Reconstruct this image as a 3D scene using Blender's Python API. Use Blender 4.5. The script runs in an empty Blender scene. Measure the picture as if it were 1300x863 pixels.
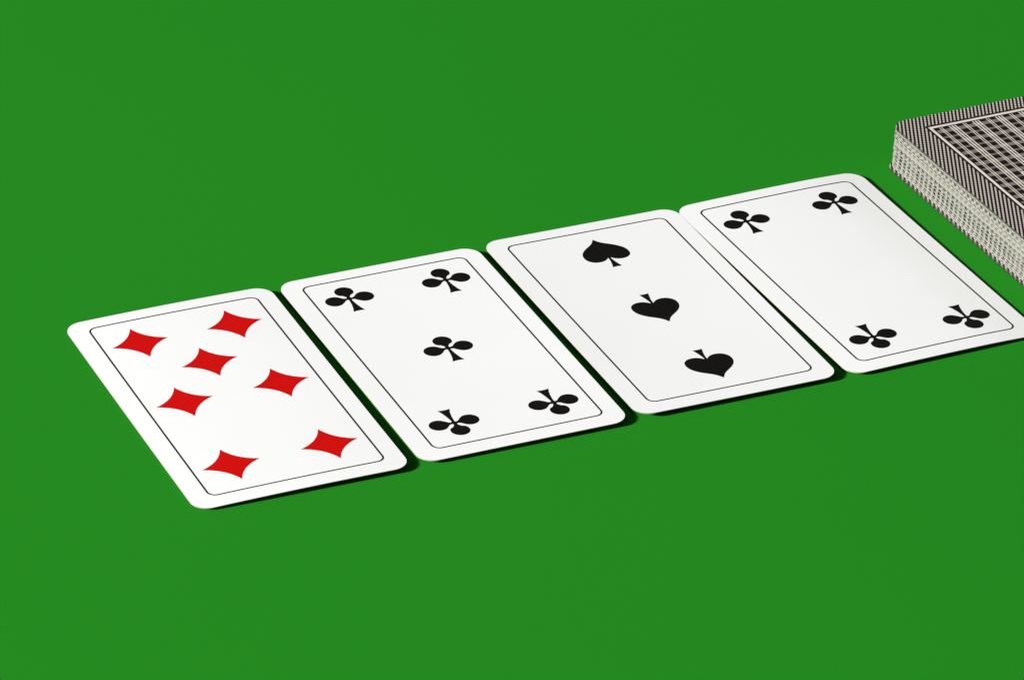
import bpy, math, random
from mathutils import Vector, Matrix
from mathutils.geometry import delaunay_2d_cdt

random.seed(7)
S = bpy.context.scene
COL = S.collection

# ---------------------------------------------------------------- units
# lengths below are written in "card millimetres" (a card is 58 of them wide);
# K turns them into metres (the real card is 52 mm wide)
K = 0.001 * 52.0 / 58.0
OX, OY = 30.0, 1254.0            # scene origin in those units
LIFT = 1.25                      # height of the laid cards' mean plane above the cloth
W, H = 58.0, 101.864
HW, HH = W / 2, H / 2

# ---------------------------------------------------------------- camera
cam_h, pitch, roll, f_px = 684.4303 + LIFT, 0.5065118, 0.0244193, math.exp(8.8240325)
cd = bpy.data.cameras.new('camera')
cam = bpy.data.objects.new('camera', cd)
COL.objects.link(cam)
r = Vector((1, 0, 0))
fw = Vector((0, math.cos(pitch), -math.sin(pitch)))
up = r.cross(fw)
r2 = math.cos(roll) * r + math.sin(roll) * up
u2 = -math.sin(roll) * r + math.cos(roll) * up
m = Matrix((( r2.x, u2.x, -fw.x, -OX * K),
            ( r2.y, u2.y, -fw.y, -OY * K),
            ( r2.z, u2.z, -fw.z, cam_h * K),
            (0, 0, 0, 1)))
cam.matrix_world = m
cd.sensor_fit = 'HORIZONTAL'
cd.sensor_width = 36.0
cd.lens = 36.0 * f_px / 1300.0
cd.clip_start, cd.clip_end = 0.05, 50.0
S.camera = cam

# ---------------------------------------------------------------- light
w = bpy.data.worlds.new('World')
S.world = w
w.use_nodes = True
bg = w.node_tree.nodes['Background']
bg.inputs[0].default_value = (1.0, 0.99, 0.97, 1)
bg.inputs[1].default_value = 0.085

LAMP_AZ, LAMP_EL, LAMP_D, LAMP_W = math.radians(202.0), math.radians(20.0), 9.0, 2620.0
ld = bpy.data.lights.new('studio_lamp', 'AREA')
ld.shape = 'DISK'
ld.size = 1.0
ld.energy = LAMP_W
ld.color = (1.0, 0.995, 0.98)
lo = bpy.data.objects.new('studio_lamp', ld)
COL.objects.link(lo)
ldir = Vector((math.cos(LAMP_AZ) * math.cos(LAMP_EL), math.sin(LAMP_AZ) * math.cos(LAMP_EL), math.sin(LAMP_EL)))
lo.location = ldir * LAMP_D
lo.rotation_euler = ldir.to_track_quat('Z', 'Y').to_euler()

S.view_settings.view_transform = 'Standard'
S.view_settings.look = 'None'
S.view_settings.gamma = 1.0
S.view_settings.exposure = 0.0
S.view_settings.use_curve_mapping = False

# ---------------------------------------------------------------- materials
class NT:
    """small helper for building node trees"""
    def __init__(self, name):
        self.mat = bpy.data.materials.new(name)
        self.mat.use_nodes = True
        self.t = self.mat.node_tree
        self.b = self.t.nodes['Principled BSDF']
    def link(self, a, b):
        self.t.links.new(a, b)
    def node(self, kind, **kw):
        n = self.t.nodes.new(kind)
        for k, v in kw.items():
            setattr(n, k, v)
        return n
    def math(self, op, a, b=None, c=None):
        n = self.node('ShaderNodeMath', operation=op)
        for i, x in enumerate((a, b, c)):
            if x is None:
                continue
            if isinstance(x, (int, float)):
                n.inputs[i].default_value = x
            else:
                self.link(x, n.inputs[i])
        return n.outputs[0]
    def mix(self, fac, a, b):
        n = self.node('ShaderNodeMix', data_type='RGBA')
        for i, x in ((0, fac), (6, a), (7, b)):
            if isinstance(x, (int, float)):
                n.inputs[i].default_value = x
            elif isinstance(x, tuple):
                n.inputs[i].default_value = x + (1,)
            else:
                self.link(x, n.inputs[i])
        return n.outputs[2]
    def noise(self, scale, detail=3.0, rough=0.6, coord=None, stretch=None):
        tc = self.node('ShaderNodeTexCoord')
        src = tc.outputs['Object']
        if stretch:
            mp = self.node('ShaderNodeMapping')
            mp.inputs['Scale'].default_value = stretch
            self.link(src, mp.inputs['Vector'])
            src = mp.outputs[0]
        n = self.node('ShaderNodeTexNoise')
        n.inputs['Scale'].default_value = scale
        n.inputs['Detail'].default_value = detail
        n.inputs['Roughness'].default_value = rough
        self.link(src, n.inputs['Vector'])
        return n.outputs[0]
    def bump(self, h, strength, dist):
        n = self.node('ShaderNodeBump')
        n.inputs['Strength'].default_value = strength
        n.inputs['Distance'].default_value = dist
        self.link(h, n.inputs['Height'])
        self.link(n.outputs[0], self.b.inputs['Normal'])
    def set(self, **kw):
        for k, v in kw.items():
            self.b.inputs[k.replace('_', ' ')].default_value = v

def felt_material():
    n = NT('green_felt')
    n.set(Roughness=0.95)
    n.b.inputs['Specular IOR Level'].default_value = 0.08
    fine = n.noise(2600.0, 4.0, 0.7)
    broad = n.noise(9.0, 2.0, 0.5)
    f = n.math('ADD', n.math('MULTIPLY', fine, 0.9), n.math('MULTIPLY', broad, 0.1))
    c = n.mix(f, (0.0086, 0.172, 0.0060), (0.0130, 0.226, 0.0102))
    n.link(c, n.b.inputs['Base Color'])
    n.bump(fine, 0.12, 0.00012)
    return n.mat

def stock_material():
    n = NT('coated_card_face')
    n.set(Roughness=0.42)
    n.b.inputs['Specular IOR Level'].default_value = 0.3
    a = n.noise(55.0, 3.0, 0.55)
    c = n.mix(a, (0.785, 0.787, 0.785), (0.815, 0.816, 0.815))
    n.link(c, n.b.inputs['Base Color'])
    n.bump(n.noise(900.0, 2.0, 0.5, stretch=(1, 1, 1)), 0.05, 0.00004)
    return n.mat

def plain_material(name, rgb, rough=0.45, spec=0.3, var=0.12):
    n = NT(name)
    n.set(Roughness=rough)
    n.b.inputs['Specular IOR Level'].default_value = spec
    a = n.noise(700.0, 2.0, 0.6)
    lo_ = tuple(x * (1 - var) for x in rgb)
    hi_ = tuple(min(1, x * (1 + var)) for x in rgb)
    n.link(n.mix(a, lo_, hi_), n.b.inputs['Base Color'])
    return n.mat

INK = (0.0075, 0.0042, 0.0034)
PAPER = (0.70, 0.64, 0.57)

def uv_mm(n):
    """card coordinates: u rightwards from the left edge, v downwards from the top edge"""
    tc = n.node('ShaderNodeTexCoord')
    sp = n.node('ShaderNodeSeparateXYZ')
    n.link(tc.outputs['Object'], sp.inputs[0])
    u = n.math('MULTIPLY_ADD', sp.outputs[0], 1 / K, HW)
    v = n.math('MULTIPLY_ADD', sp.outputs[1], -1 / K, HH)
    return u, v

def band(n, x, centre, half, soft=0.05):
    """1 inside |x-centre|<half, with a narrow soft edge"""
    d = n.math('ABSOLUTE', n.math('SUBTRACT', x, centre))
    mr = n.node('ShaderNodeMapRange')
    mr.inputs['From Min'].default_value = half + soft
    mr.inputs['From Max'].default_value = half - soft
    n.link(d, mr.inputs['Value'])
    return mr.outputs[0]

def back_material():
    n = NT('plaid_card_back')
    n.set(Roughness=0.4)
    n.b.inputs['Specular IOR Level'].default_value = 0.3
    u, v = uv_mm(n)
    # border: leaning dark bands with rows of slanted pale dashes between them
    s = n.math('FRACT', n.math('DIVIDE', n.math('MULTIPLY_ADD', v, 0.48, u), 1.163))
    t = n.math('FRACT', n.math('DIVIDE', n.math('MULTIPLY_ADD', u, -0.32, v), 1.13))
    dash = n.math('MULTIPLY', band(n, s, 0.5, 0.215, 0.06), n.math('MULTIPLY_ADD', band(n, t, 0.5, 0.33, 0.1), 0.65, 0.25))
    # plaid
    fu, fv = 8.5, 6.7             # white frame line (outer side) from the card edge
    pu = n.math('SUBTRACT', u, fu + 0.65)
    pv = n.math('SUBTRACT', v, fv + 1.0)
    mu = n.math('FLOORED_MODULO', pu, 7.5)
    mv = n.math('FLOORED_MODULO', pv, 7.1)
    lu = [band(n, mu, 2.15, 0.15), band(n, mu, 2.85, 0.15), band(n, mu, 5.25, 0.2), band(n, mu, 6.15, 0.25), band(n, mu, 7.05, 0.2)]
    lv = [band(n, mv, 1.95, 0.13), band(n, mv, 2.6, 0.16), band(n, mv, 3.25, 0.13)]
    lw = [band(n, mv, 5.95, 0.13), band(n, mv, 6.5, 0.13)]
    def mx(L):
        a = L[0]
        for b in L[1:]:
            a = n.math('MAXIMUM', a, b)
        return a
    gu = n.math('MAXIMUM', n.math('MULTIPLY', mx(lu[:2]), 0.8), n.math('MULTIPLY', mx(lu[2:]), 0.92))
    gv = n.math('MAXIMUM', n.math('MULTIPLY', mx(lv), 0.5), n.math('MULTIPLY', mx(lw), 0.34))
    plaid = n.math('MINIMUM', n.math('ADD', gu, gv), 1.0)
    # distances to the frame (positive inside)
    au = n.math('SUBTRACT', HW, n.math('ABSOLUTE', n.math('SUBTRACT', u, HW)))
    av = n.math('SUBTRACT', HH, n.math('ABSOLUTE', n.math('SUBTRACT', v, HH)))
    du = n.math('SUBTRACT', au, fu)
    dv = n.math('SUBTRACT', av, fv)
    d = n.math('MINIMUM', du, n.math('MULTIPLY', dv, 0.8))
    line = band(n, d, 0.38, 0.42, 0.06)
    inside = n.math('GREATER_THAN', d, 1.15)
    outside = n.math('LESS_THAN', d, -0.75)
    # small frame in the middle of the back, its corners alone reach the picture's edge
    cu = n.math('ABSOLUTE', n.math('SUBTRACT', u, HW))
    cv = n.math('ABSOLUTE', n.math('SUBTRACT', v, HH))
    q = n.math('SUBTRACT', 10.5, n.math('MAXIMUM', cu, cv))
    mid_in = n.math('GREATER_THAN', q, 0.0)
    mid_line = band(n, q, 0.4, 0.3)
    plaid = n.math('MULTIPLY', plaid, n.math('SUBTRACT', 1.0, mid_in))
    val = n.math('MAXIMUM', n.math('MULTIPLY', plaid, inside), line)
    val = n.math('MAXIMUM', val, mid_line)
    val = n.math('MAXIMUM', val, n.math('MULTIPLY', dash, outside))
    n.link(n.mix(val, INK, PAPER), n.b.inputs['Base Color'])
    return n.mat

def edge_material():
    """cut edge of a card: pale paper with the specks of ink that the border bands leave on it"""
    n = NT('inked_card_edge')
    n.set(Roughness=0.8)
    n.b.inputs['Specular IOR Level'].default_value = 0.15
    u, v = uv_mm(n)
    oi = n.node('ShaderNodeObjectInfo')
    sp = n.node('ShaderNodeSeparateColor')
    n.link(oi.outputs['Color'], sp.inputs[0])
    s = n.math('FRACT', n.math('ADD', n.math('DIVIDE', n.math('MULTIPLY_ADD', v, 0.48, u), 1.163), sp.outputs[0]))
    ink = n.math('MULTIPLY', band(n, s, 0.5, 0.29, 0.08), sp.outputs[1])
    grime = n.noise(1500.0, 3.0, 0.6)
    base = n.mix(grime, (0.155, 0.155, 0.125), (0.285, 0.285, 0.25))
    spread = n.node('ShaderNodeMapRange')
    spread.inputs['From Min'].default_value = 0.38
    spread.inputs['From Max'].default_value = 0.58
    spread.inputs['To Min'].default_value = 0.6
    n.link(n.noise(170.0, 2.0, 0.5), spread.inputs['Value'])
    ink = n.math('MULTIPLY', ink, spread.outputs[0])
    tz = n.node('ShaderNodeTexCoord')
    sz = n.node('ShaderNodeSeparateXYZ')
    n.link(tz.outputs['Object'], sz.inputs[0])
    layer = n.math('MULTIPLY', n.math('GREATER_THAN', n.math('MULTIPLY', sz.outputs[2], 1 / K), 0.22), 0.4)
    ink = n.math('MAXIMUM', ink, layer)
    ink = n.math('MAXIMUM', ink, n.math('MULTIPLY', sp.outputs[2], n.math('MULTIPLY_ADD', band(n, s, 0.0, 0.2, 0.1), -0.12, 1.0)))
    n.link(n.mix(ink, base, (0.008, 0.007, 0.005)), n.b.inputs['Base Color'])
    return n.mat

M_FELT = felt_material()
M_FACE = stock_material()
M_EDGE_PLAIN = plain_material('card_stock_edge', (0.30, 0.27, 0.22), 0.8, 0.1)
M_BLACK = plain_material('black_ink', (0.0048, 0.0043, 0.0038), 0.55, 0.10)
M_LINE = plain_material('border_ink', (0.012, 0.010, 0.007), 0.5, 0.2)
M_RED = plain_material('red_ink', (0.515, 0.0022, 0.0016), 0.5, 0.12, 0.03)
M_BACK = back_material()
M_EDGE = edge_material()

# ---------------------------------------------------------------- helpers
def mesh_obj(name, verts, faces, mats, parent=None, smooth=None, idx=None):
    me = bpy.data.meshes.new(name)
    me.from_pydata([tuple(c * K for c in v) for v in verts], [], faces)
    for mt in mats:
        me.materials.append(mt)
    if idx:
        me.polygons.foreach_set('material_index', idx)
    if smooth is not None:
        me.polygons.foreach_set('use_smooth', smooth)
    me.update()
    o = bpy.data.objects.new(name, me)
    COL.objects.link(o)
    if parent:
        o.parent = parent
    return o

def tag(o, label, cat, group=None):
    o['label'] = label
    o['category'] = cat
    if group:
        o['group'] = group

# ---------------------------------------------------------------- the setting
def table():
    x0, x1, y0, y1 = -2200.0, 2200.0, -2000.0, 2400.0
    vs = [(x0, y0, 0), (x1, y0, 0), (x1, y1, 0), (x0, y1, 0),
          (x0, y0, -30), (x1, y0, -30), (x1, y1, -30), (x0, y1, -30)]
    fs = [(0, 1, 2, 3), (7, 6, 5, 4), (0, 4, 5, 1), (1, 5, 6, 2), (2, 6, 7, 3), (3, 7, 4, 0)]
    o = mesh_obj('table_surface', vs, fs, [M_FELT])
    o['kind'] = 'structure'
    o['label'] = 'flat plain green felt card table'
    return o
table()

# ---------------------------------------------------------------- cards laid face up
# x, y, turn, tilt across, tilt along, bend across, bend along, sag of the middle
POSE = [
    (-71.55709, 1201.37783, 0.418353, 0.31146, 0.07546, -0.29880, 0.14892, 0.10),
    (-16.32134, 1227.07184, 0.424108, 0.16013, -0.01293, -0.02309, -0.00258, 0.15),
    (38.40237, 1253.04770, 0.428616, -0.07068, -0.07859, 0.03532, 0.11743, 0.15),
    (92.24448, 1278.04721, 0.459951, -0.04996, 0.11308, -0.29716, 0.13653, 0.10),
]
THICK = 0.31
CR = 4.8                         # corner radius

def surf_z(c, u, v):
    tu, tv, qu, qv, dish = POSE[c][3:]
    a, b = u / HW, v / HH
    curl = 0.36 * max(0.0, (a - 0.35) / 0.65) ** 2 if c == 3 else 0.0   # its right edge bends down to the felt
    return LIFT - curl + tu * a + tv * b + qu * a * a + qv * b * b - dish * (1 - a * a) * (1 - b * b)

def card_stock(c, root):
    rows = []
    n = 9
    for i in range(n + 1):
        th = math.pi / 2 * (1 - i / n)
        rows.append((HH - CR + CR * math.sin(th), HW - CR + CR * math.cos(th)))
    k = 26
    for i in range(1, k):
        rows.append(((HH - CR) * (1 - 2 * i / k), HW))
    for i in range(n + 1):
        th = math.pi / 2 * i / n
        rows.append((-(HH - CR) - CR * math.sin(th), HW - CR + CR * math.cos(th)))
    m_ = 20
    top, vs = [], []
    for v, hw in rows:
        line = []
        for j in range(m_ + 1):
            u = hw * (2 * j / m_ - 1)
            line.append(len(vs))
            vs.append((u, v, surf_z(c, u, v)))
        top.append(line)
    nt = len(vs)
    vs += [(x, y, z - THICK) for x, y, z in vs[:nt]]
    fs, idx, sm = [], [], []
    R = len(rows)
    for i in range(R - 1):
        for j in range(m_):
            a, b, c_, d = top[i][j], top[i + 1][j], top[i + 1][j + 1], top[i][j + 1]
            fs.append((a, b, c_, d)); idx.append(0); sm.append(True)
            fs.append((d + nt, c_ + nt, b + nt, a + nt)); idx.append(2); sm.append(True)
    rim = [top[0][j] for j in range(m_, -1, -1)] + [top[i][0] for i in range(1, R)] + \
          [top[R - 1][j] for j in range(1, m_ + 1)] + [top[i][m_] for i in range(R - 2, 0, -1)]
    base = len(vs)
    for q in rim:
        vs.append(vs[q]); vs.append(vs[q + nt])
    L = len(rim)
    for i in range(L):
        a, b = base + 2 * i, base + 2 * ((i + 1) % L)
        fs.append((a, a + 1, b + 1, b)); idx.append(1); sm.append(True)
    return mesh_obj('card_stock', vs, fs, [M_FACE, M_EDGE_PLAIN, M_BACK], root, sm, idx)

def rounded_rect(l, r_, b, t, rad, seg=10, step=2.5):
    pts = []
    def side(p, q):
        d = math.dist(p, q)
        n = max(1, int(d / step))
        for i in range(n):
            pts.append((p[0] + (q[0] - p[0]) * i / n, p[1] + (q[1] - p[1]) * i / n))
    def arc(cx, cy, a0):
        for i in range(seg):
            a = a0 + math.pi / 2 * i / seg
            pts.append((cx + rad * math.cos(a), cy + rad * math.sin(a)))
    side((l + rad, b), (r_ - rad, b)); arc(r_ - rad, b + rad, -math.pi / 2)
    side((r_, b + rad), (r_, t - rad)); arc(r_ - rad, t - rad, 0)
    side((r_ - rad, t), (l + rad, t)); arc(l + rad, t - rad, math.pi / 2)
    side((l, t - rad), (l, b + rad)); arc(l + rad, b + rad, math.pi)
    return pts

def border_line(c, root):
    l, r_, t, b = -HW + 5.53, HW - 5.14, HH - 4.43, -HH + 5.33
    hw = 0.24
    o = rounded_rect(l - hw, r_ + hw, b - hw, t + hw, 2.15 + hw)
    i = []
    # the inner ring follows the outer one point by point
    n = len(o)
    for k in range(n):
        p, q = o[k - 1], o[(k + 1) % n]
        dx, dy = q[0] - p[0], q[1] - p[1]
        d = math.hypot(dx, dy)
        i.append((o[k][0] - dy / d * 2 * hw, o[k][1] + dx / d * 2 * hw))
    vs = [(u, v, surf_z(c, u, v) + 0.02) for u, v in o] + [(u, v, surf_z(c, u, v) + 0.02) for u, v in i]
    fs = [(k, (k + 1) % n, (k + 1) % n + n, k + n) for k in range(n)]
    return mesh_obj('border_line', vs, fs, [M_LINE], root)

def catmull(pts, sharp, n=5):
    """closed smooth outline through pts; SHARP lists corners kept sharp"""
    out = []
    N = len(pts)
    for i in range(N):
        p1, p2 = pts[i], pts[(i + 1) % N]
        p0 = pts[i - 1] if i not in sharp else (2 * p1[0] - p2[0], 2 * p1[1] - p2[1])
        j = (i + 1) % N
        p3 = pts[(i + 2) % N] if j not in sharp else (2 * p2[0] - p1[0], 2 * p2[1] - p1[1])
        for k in range(n):
            t = k / n
            out.append(tuple(0.5 * (2 * p1[d] + (p2[d] - p0[d]) * t + (2 * p0[d] - 5 * p1[d] + 4 * p2[d] - p3[d]) * t * t
                                    + (3 * p1[d] - p0[d] - 3 * p2[d] + p3[d]) * t ** 3) for d in (0, 1)))
    return out

def mirror(right):
    """RIGHT runs from the top middle down the right side to the bottom middle"""
    return right + [(-x, y) for x, y in right[-2:0:-1]]

def diamond_outline():
    out = []
    P = [(0, 7.95), (7.78, 0), (0, -7.95), (-7.78, 0)]
    for k in range(4):
        p, q = P[k], P[(k + 1) % 4]
        cx, cy = (p[0] + q[0]) * 0.267, (p[1] + q[1]) * 0.267
        for i in range(12):
            t = i / 12
            out.append(((1 - t) ** 2 * p[0] + 2 * t * (1 - t) * cx + t * t * q[0], (1 - t) ** 2 * p[1] + 2 * t * (1 - t) * cy + t * t * q[1]))
    return out

def club_outline():
    right = []
    def arc(cx, cy, r_, a0, a1, n):
        for i in range(n + 1):
            a = math.radians(a0 + (a1 - a0) * i / n)
            right.append((cx + r_ * math.cos(a), cy + r_ * math.sin(a)))
    arc(0, 4.05, 2.58, 90, -38, 12)
    right += [(1.2, 2.05), (0.78, 1.5), (0.52, 1.05), (0.48, 0.72), (0.70, 0.50), (1.05, 0.50), (1.55, 0.72), (2.05, 1.25)]
    arc(4.28, -0.10, 2.58, 134, -138, 22)
    right += [(1.75, -1.2), (1.30, -0.65), (0.85, -0.46), (0.55, -0.48), (0.40, -0.75), (0.46, -1.8), (0.68, -3.45), (1.10, -5.5), (1.68, -7.08), (0.8, -6.90), (0.0, -6.86)]
    return mirror(right)

def spade_outline():
    right = [(0, 8.18), (.85, 6.75), (1.75, 5.7), (2.95, 4.72), (4.45, 3.5), (5.8, 1.9), (6.5, .2), (6.58, -1.5), (6.1, -2.95), (4.9, -4.02), (3.35, -4.35),
             (2.03, -4.10), (1.02, -3.45), (.42, -2.75), (.36, -3.2), (.50, -4.6), (.85, -6.3), (1.34, -8.15), (0.6, -8.02), (0, -8.0)]
    pts = mirror(right)
    N = len(pts)
    tip, notch, foot = 0, 13, 17
    return catmull(pts, {tip, notch, foot, N - notch, N - foot}, 5)

SHAPES = {}
def shape(kind):
    if kind not in SHAPES:
        o = {'diamond': diamond_outline, 'club': club_outline, 'spade': spade_outline}[kind]()
        # grid points inside keep the print lying on the bowed card
        def inside(x, y):
            r_ = False
            n = len(o)
            for i in range(n):
                (x1, y1), (x2, y2) = o[i], o[(i + 1) % n]
                if (y1 > y) != (y2 > y) and x < (x2 - x1) * (y - y1) / (y2 - y1) + x1:
                    r_ = not r_
            return r_
        g = [(i * 1.5 + .07, j * 1.5 + .03) for i in range(-6, 7) for j in range(-6, 7)]
        g = [q for q in g if inside(*q) and min(math.dist(q, p) for p in o) > 0.35]
        vs = [Vector(p) for p in o + g]
        n = len(o)
        res = delaunay_2d_cdt(vs, [], [list(range(n))], 1, 1e-5)
        V = [tuple(v) for v in res[0]]
        F = []
        for f in res[2]:
            a, b, c_ = (V[i] for i in f[:3])
            if inside((a[0] + b[0] + c_[0]) / 3, (a[1] + b[1] + c_[1]) / 3):
                F.append(tuple(f))
        SHAPES[kind] = (V, F)
    return SHAPES[kind]

def pip(c, kind, u0, v0, inv, root, mat):
    V, F = shape(kind)
    s = -1 if inv else 1
    vs = []
    for x, y in V:
        u, v = u0 + s * x, v0 + s * y
        vs.append((u, v, surf_z(c, u, v) + 0.02))
    o = mesh_obj('pip', vs, F, [mat], root)
    if o.data.polygons and o.data.polygons[0].normal.z < 0:
        o.data.flip_normals()
    return o

def face_card(c, kind, pips, label, mat):
    x, y, th = POSE[c][:3]
    root = bpy.data.objects.new('playing_card', None)
    COL.objects.link(root)
    root.empty_display_size = 0.02
    root.location = ((x - OX) * K, (y - OY) * K, 0)
    root.rotation_euler = (0, 0, th)
    tag(root, label, 'playing card', 'playing cards laid face up in a row')
    card_stock(c, root)
    border_line(c, root)
    for u, v, inv in pips:
        pip(c, kind, u, v, inv, root, mat)
    return root

face_card(0, 'diamond', [(-13.20, 34.42, 0), (13.30, 34.57, 0), (0.19, 18.2, 0), (13.55, 1.2, 0), (-13.04, 1.2, 0), (13.62, -32.75, 0), (-13.14, -32.90, 0)],
          'white card with seven red diamonds, face up at the left end of the row', M_RED)
face_card(1, 'club', [(-13.67, 36.14, 0), (14.34, 36.21, 0), (0.27, 1.61, 0), (-13.62, -35.05, 1), (14.27, -35.01, 1)],
          'white card with five black clubs, between the diamond card and the spade card', M_BLACK)
face_card(2, 'spade', [(0.27, 33.56, 0), (0.16, 0.52, 1), (0.19, -32.51, 1)],
          'white card with three black spades down its middle, face up in the row', M_BLACK)
face_card(3, 'club', [(-14.12, 35.87, 0), (13.73, 36.21, 0), (-13.74, -35.14, 1), (14.48, -35.49, 1)],
          'white card with four black clubs, face up nearest the face-down deck', M_BLACK)

# ---------------------------------------------------------------- the deck
ND = 36
DT = 0.34                        # pitch of the cards in the deck
DTH = math.radians(26.0)
ax = Vector((math.cos(DTH), math.sin(DTH)))
ay = Vector((-math.sin(DTH), math.cos(DTH)))
corner = Vector((104.6, 1344.6))
centre = corner + ax * HW - ay * HH

def deck_mesh():
    o = rounded_rect(-HW, HW, -HH, HH, 4.6, seg=7, step=30)
    n = len(o)
    t = DT - 0.03
    vs = [(x, y, t) for x, y in o] + [(x, y, 0) for x, y in o]
    fs = [tuple(range(n)), tuple(range(2 * n - 1, n - 1, -1))]
    fs += [(n + k, n + (k + 1) % n, (k + 1) % n, k) for k in range(n)]
    idx = [0, 0] + [1] * n
    me = bpy.data.meshes.new('deck_card')
    me.from_pydata([tuple(c * K for c in v) for v in vs], [], fs)
    me.materials.append(M_BACK)
    me.materials.append(M_EDGE)
    me.polygons.foreach_set('material_index', idx)
    me.update()
    return me
DM = deck_mesh()
rng = random.Random(3)
for i in range(ND):
    h = i / (ND - 1)             # 0 bottom, 1 top
    o = bpy.data.objects.new('playing_card', DM)
    COL.objects.link(o)
    out = 1.0 * (1 - h) ** 1.15 + rng.uniform(-.15, .15)
    dv = -0.9 * (1 - h) + rng.uniform(-.08, .08)
    rot = rng.uniform(-.0025, .0025)
    if i < 2:
        out += 0.75 + 0.2 * (1 - i)
    if i == 2:
        out += 0.2
    if i == ND - 1:
        out, dv, rot = 0, 0, 0
    q = centre - ax * out + ay * dv
    o.location = ((q.x - OX) * K, (q.y - OY) * K, (i * DT + 0.02) * K)
    o.rotation_euler = (0, 0, DTH + rot)
    # where the border bands meet the cut edge, and how strongly they marked it
    d = ND - 1 - i
    phase, st, rim = 0.012 * d, 0.0, 0.0
    if d == 0:
        st, rim = 0.9, 0.95
    elif d == 1:
        st, rim = 0.95, 0.75
    elif d in (3, 4, 5):
        st = 0.95
    elif d in (8, 10):
        st, phase = 0.65, phase + 0.1
    elif 6 <= d < 15:
        st = 0.1
    elif 15 <= d < 33:
        st = 1.0 if (d - 15) % 3.3 < 1.75 else 0.25
    if i == 0:
        st, rim = 0.95, 0.97
    if i == 1:
        st, rim = 0.9, 0.85
    if i in (2, 3):
        st = 0.0
    o.color = (phase % 1.0, st, rim, 1)
    g = 'playing cards stacked in the deck'
    if i == ND - 1:
        tag(o, 'face-down card with black and white plaid back, topmost of the deck', 'playing card', g)
    elif i == 0:
        tag(o, 'bottom card of the deck, its patterned edge sticking out over the green felt', 'playing card', g)
    else:
        tag(o, 'face-down card squared inside the deck, only its pale speckled edge showing', 'playing card', g)
